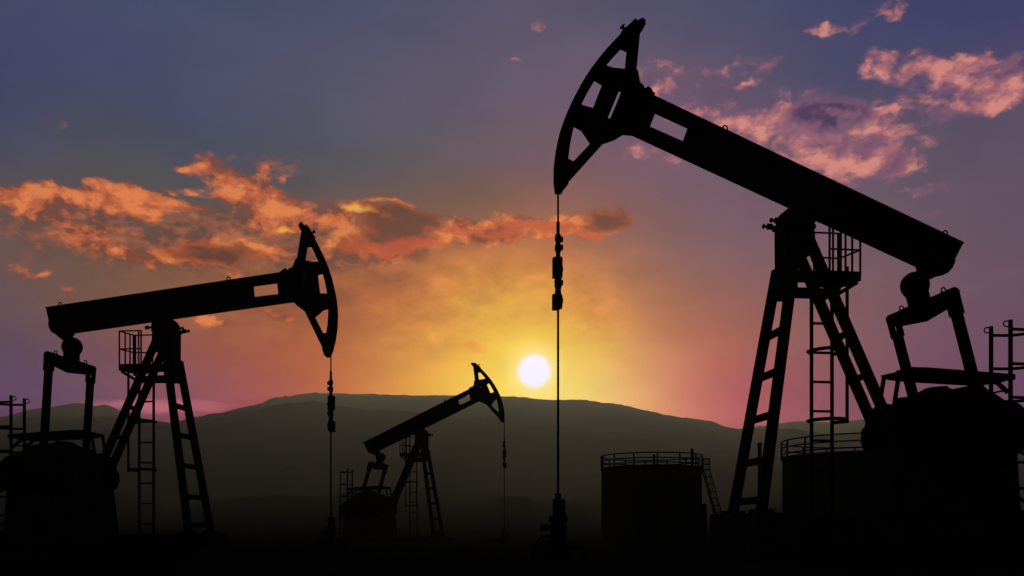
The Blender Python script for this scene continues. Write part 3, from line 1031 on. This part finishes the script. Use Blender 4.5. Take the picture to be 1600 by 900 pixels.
def wellhead(x, y, s, label, flip=1):
    root = empty('wellhead', (x, y, 0))
    tag(root, label, 'wellhead', 'wellheads under the horseheads')
    k = 1 / 74.0 * s
    z0 = 1.32 * s
    mb = MB(flip)
    prof = [(34 * k, 0), (34 * k, 0.1), (14 * k, 0.12), (14 * k, z0 - 68 * k), (11, z0 - 66 * k), (11, z0 - 58 * k), (17, z0 - 57 * k), (17, z0 - 46 * k)]
    prof = [(0.30 * s, -0.15), (0.30 * s, 0.10), (0.19 * s, 0.12), (0.19 * s, z0 - 0.92 * s), (0.16 * s, z0 - 0.78 * s), (0.15 * s, z0 - 0.62 * s),
            (0.20 * s, z0 - 0.61 * s), (0.20 * s, z0 - 0.48 * s), (0.115 * s, z0 - 0.47 * s), (0.115 * s, z0 - 0.14 * s), (0.10 * s, z0 - 0.12 * s),
            (0.065 * s, z0 - 0.12 * s), (0.065 * s, z0)]
    mb.lathe(prof, (0, 0, 0), 20)
    mb.build('casing_head', IRON, root)
    # stuffing box bolts on the right, valve on the left with its handwheel
    sb = MB(flip)
    for dz, r in ((0.18, 0.06), (0.30, 0.05), (0.42, 0.06)):
        sb.lathe([(0.02, 0.0), (r * s, 0.0), (r * s, 0.13 * s), (0.02, 0.14 * s)], (0.02 * s, 0, z0 - dz * s), 12, 'X')
    sb.build('stuffing_box', IRON, root)
    va = MB(flip)
    va.lathe([(0.05, -0.37 * s), (0.075 * s, -0.36 * s), (0.085 * s, -0.28 * s), (0.06 * s, -0.2 * s), (0.06 * s, 0.0)], (0, 0, z0 - 0.72 * s), 14, 'X')
    va.lathe([(0.03, 0.0), (0.09 * s, 0.0), (0.08 * s, 0.12 * s), (0.11 * s, 0.12 * s), (0.11 * s, 0.17 * s), (0.03, 0.17 * s)], (0, 0, z0 - 0.72 * s), 14, 'X')
    va.build('valve', IRON, root)
    hw = MB(flip)
    c = (-0.27 * s, 0, z0 - 1.06 * s)
    hw.ring(c, 0.16 * s, 0.02 * s, 'Y', 20)
    for a in range(3):
        u, w = 0.16 * s * math.cos(a * math.pi / 3), 0.16 * s * math.sin(a * math.pi / 3)
        hw.tube([(c[0] - u, c[1], c[2] - w), (c[0] + u, c[1], c[2] + w)], 0.012 * s, 6)
    hw.tube([c, (0, 0, c[2])], 0.05 * s, 8)
    hw.build('handwheel', IRON, root)
    fp = MB(flip)
    fp.tube([(-0.55 * s, 0, -0.1), (-0.50 * s, 0, 0.16), (-0.42 * s, 0, 0.22), (0.42 * s, 0, 0.22), (0.50 * s, 0, 0.16), (0.55 * s, 0, -0.1)], 0.07 * s, 10)
    fp.build('flow_line', IRON, root)
    return root


def foundation(loc, rz, mir, x0, x1, y0, y1, h, label):
    mb = MB(mir)
    mb.box(x0, x1, y0, y1, -h - 0.3, 0.0)
    bmesh.ops.bevel(mb.bm, geom=mb.bm.edges[:], offset=0.02, segments=1, affect='EDGES')
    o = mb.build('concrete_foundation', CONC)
    o.location = loc
    o.rotation_euler = (0, 0, rz)
    tag(o, label, 'foundation', 'foundations under the pumpjacks')
    return o


def place(px_axis, D, psi, headleft, zpad, tilt, pin, rodpx, rodpy, label, flabel, wlabel, wtop_py):
    O = Vector(((px_axis - 800) / F * D, D, zpad))
    s = -1 if headleft else 1
    h = Vector((s * math.cos(psi), -math.sin(psi)))
    n = Vector((math.sin(psi), -math.cos(psi))) if headleft else Vector((-math.sin(psi), -math.cos(psi)))
    rz = math.atan2(h.y, h.x)
    mir = 1 if headleft else -1
    t = (rodpx - 800) / F
    X = (t * O.y - O.x) / (h.x - t * h.y)
    wy = O.y + X * h.y
    zz = [CAMZ + (HZ - y) / F * wy - O.z for y in rodpy]
    wtop = CAMZ + (HZ - wtop_py) / F * wy
    foundation(O, rz, mir, -5.35, 1.50, -1.35, 1.35, zpad, flabel)
    pumpjack(O, rz, mir, tilt, pin, X, (zz[0], zz[1], wtop - O.z - 0.1), label)
    wellhead(O.x + h.x * X, O.y + h.y * X, wtop / 1.32, wlabel, 1)


place(1245, DR, PSI, True, 0.91, TILT_R, (1487, 668), 872, (296, 347), 'largest dark pumpjack, its horsehead raised high and facing away from both smaller ones',
      'high concrete foundation carrying the largest pumpjack, in front of the storage tanks', 'slender stacked wellhead below the hanging rod of the largest pumpjack', 771)
place(257.5, 28.4, R(6), False, 0.46, R(6.6), (1464, 668), 517, (530, 580), 'medium dark pumpjack with nearly level beam at the left of the hills',
      'low concrete foundation under the medium pumpjack with the nearly level beam', 'wellhead below the rod of the medium pumpjack with the nearly level beam', 803)
place(658, 56.5, R(17), False, 0.20, R(23.3), (1487, 668), 788, (652, 683), 'smallest and farthest pumpjack, standing below the setting sun with its beam tilted up',
      'ground level concrete foundation under the smallest, farthest pumpjack', 'tiny wellhead below the rod of the smallest, farthest pumpjack', 822)


# ------------------------------------------------------------------ storage tanks
def tank(px, D, r, ztop, rail_h, label, posts, phase, extra=False):
    cx = (px - 800) / F * D
    root = empty('storage_tank', (cx, D, 0))
    tag(root, label, 'storage tank', 'round storage tanks behind the large pumpjack')
    mb = MB()
    mb.lathe([(r * 1.004, -0.3), (r * 1.004, 0.25), (r, 0.26), (r, ztop - 0.12), (r * 1.008, ztop - 0.12), (r * 1.008, ztop)], (0, 0, 0), 96)
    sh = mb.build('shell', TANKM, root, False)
    mb = MB()
    mb.lathe([(r * 0.99, ztop - 0.02), (r * 0.6, ztop + 0.10), (0.3, ztop + 0.18)], (0, 0, 0), 64)
    mb.build('roof', TANKM, root)
    g = MB()
    for h in (rail_h, rail_h * 0.58, 0.13):
        g.tube([(r * 1.01 * math.cos(a), r * 1.01 * math.sin(a), ztop + h) for a in [2 * math.pi * k / 96 for k in range(96)]], 0.032, 6, True)
    for k in range(posts):
        a = phase + 2 * math.pi * k / posts
        g.tube([(r * 1.01 * math.cos(a), r * 1.01 * math.sin(a), ztop - 0.1), (r * 1.01 * math.cos(a), r * 1.01 * math.sin(a), ztop + rail_h)], 0.045, 6)
    g.build('guard_rail', TANKM, root)
    if extra:
        for dx, hh, rr in ((54.5, 0.80, 0.085), (-7, 0.42, 0.07)):
            x = dx / F * D
            y = -math.sqrt(max(0.1, (r * 0.94) ** 2 - x * x))
            v = MB()
            v.tube([(x, y, ztop - 0.05), (x, y, ztop + hh)], rr, 10)
            v.lathe([(0.02, 0), (rr * 1.1, 0), (rr * 1.1, 0.06), (0.02, 0.14)], (x, y, ztop + hh), 10)
            v.build('vent_pipe', TANKM, root)
        # caged ladder leaning on the rim
        k = D / F
        la = MB()
        zA, zB, zC = CAMZ + (HZ - 717) * k, CAMZ + (HZ - 734) * k, 0.0
        xT = r + 15.5 * k - 0.9 * 0
        xA0, xA1 = (1098 - px) * k, (1109 - px) * k
        xB0, xB1 = (1117 - px) * k, (1127 - px) * k
        zBot = CAMZ + (HZ - 803) * k
        dx = (xB0 - xA0) / (zB - zBot)
        for y in (-0.18, 0.18):
            la.bar((xA0, y, zA), (xA0, y, zB), 0.06, 0.05)
            la.bar((xA0, y, zB), (xA0 + dx * zB, y, 0), 0.06, 0.05)
        z = 0.3
        while z < zB:
            x = xA0 + dx * (zB - z)
            la.tube([(x, -0.18, z), (x, 0.18, z)], 0.016, 6)
            z += 0.3
        lo = la.build('ladder', TANKM, root)
        cg = MB()
        strips = [(0.0, -0.25), (0.18, -0.25), (0.34, -0.14), (0.40, 0.0), (0.34, 0.14), (0.18, 0.25), (0.0, 0.25)]
        lv = [zA, (zA + zB) / 2, zB] + [zB - (zB - 1.2) * i / 7 for i in range(1, 8)]
        for z in lv:
            xo = xA0 + dx * max(0.0, zB - z)
            cg.tube([(xo + u, w, z) for u, w in strips], 0.018, 6)
        for u, w in strips[1:-1]:
            cg.tube([(xA0 + u, w, zA), (xA0 + u, w, zB), (xA0 + u + dx * (zB - 1.2), w, 1.2)], 0.015, 6)
        cg.build('ladder_cage', TANKM, lo)
        lg = MB()
        lg.box(r - 0.1, xA0 + 0.05, -0.3, 0.3, ztop - 0.18, ztop - 0.10)
        lg.build('landing', TANKM, root)
        bx = MB()
        bx.box(r - 0.25, r + 6.0 * k, -0.5, 0.5, 0.0, CAMZ + (HZ - 788) * k)
        bx.build('pipe_box', TANKM, root)
    return root


tank(1017.5, 50.0, 2.73, 4.03, 0.64, 'round dark storage tank with railed top and leaning caged ladder at its side', 14, 0.19, True)
tank(1344, 42.0, 3.45, 4.0, 0.73, 'round dark storage tank with railed top, partly hidden behind the largest pumpjack', 16, 0.10)

# slim pipe between the post legs of the large pumpjack
v = MB()
v.tube([(0, 0, -0.2), (0, 0, 4.36), ], 0.085, 10)
v.lathe([(0.03, 0), (0.105, 0), (0.105, 0.10), (0.05, 0.15)], (0, 0, 4.30), 12)
v.lathe([(0.03, -0.2), (0.22, -0.2), (0.22, 0.06), (0.03, 0.06)], (0, 0, 0), 12)
vo = v.build('standpipe', IRON)
vo.location = ((1187 - 800) / F * 40, 40, 0)
tag(vo, 'slim upright pipe seen between the front legs of the largest pumpjack', 'pipe')
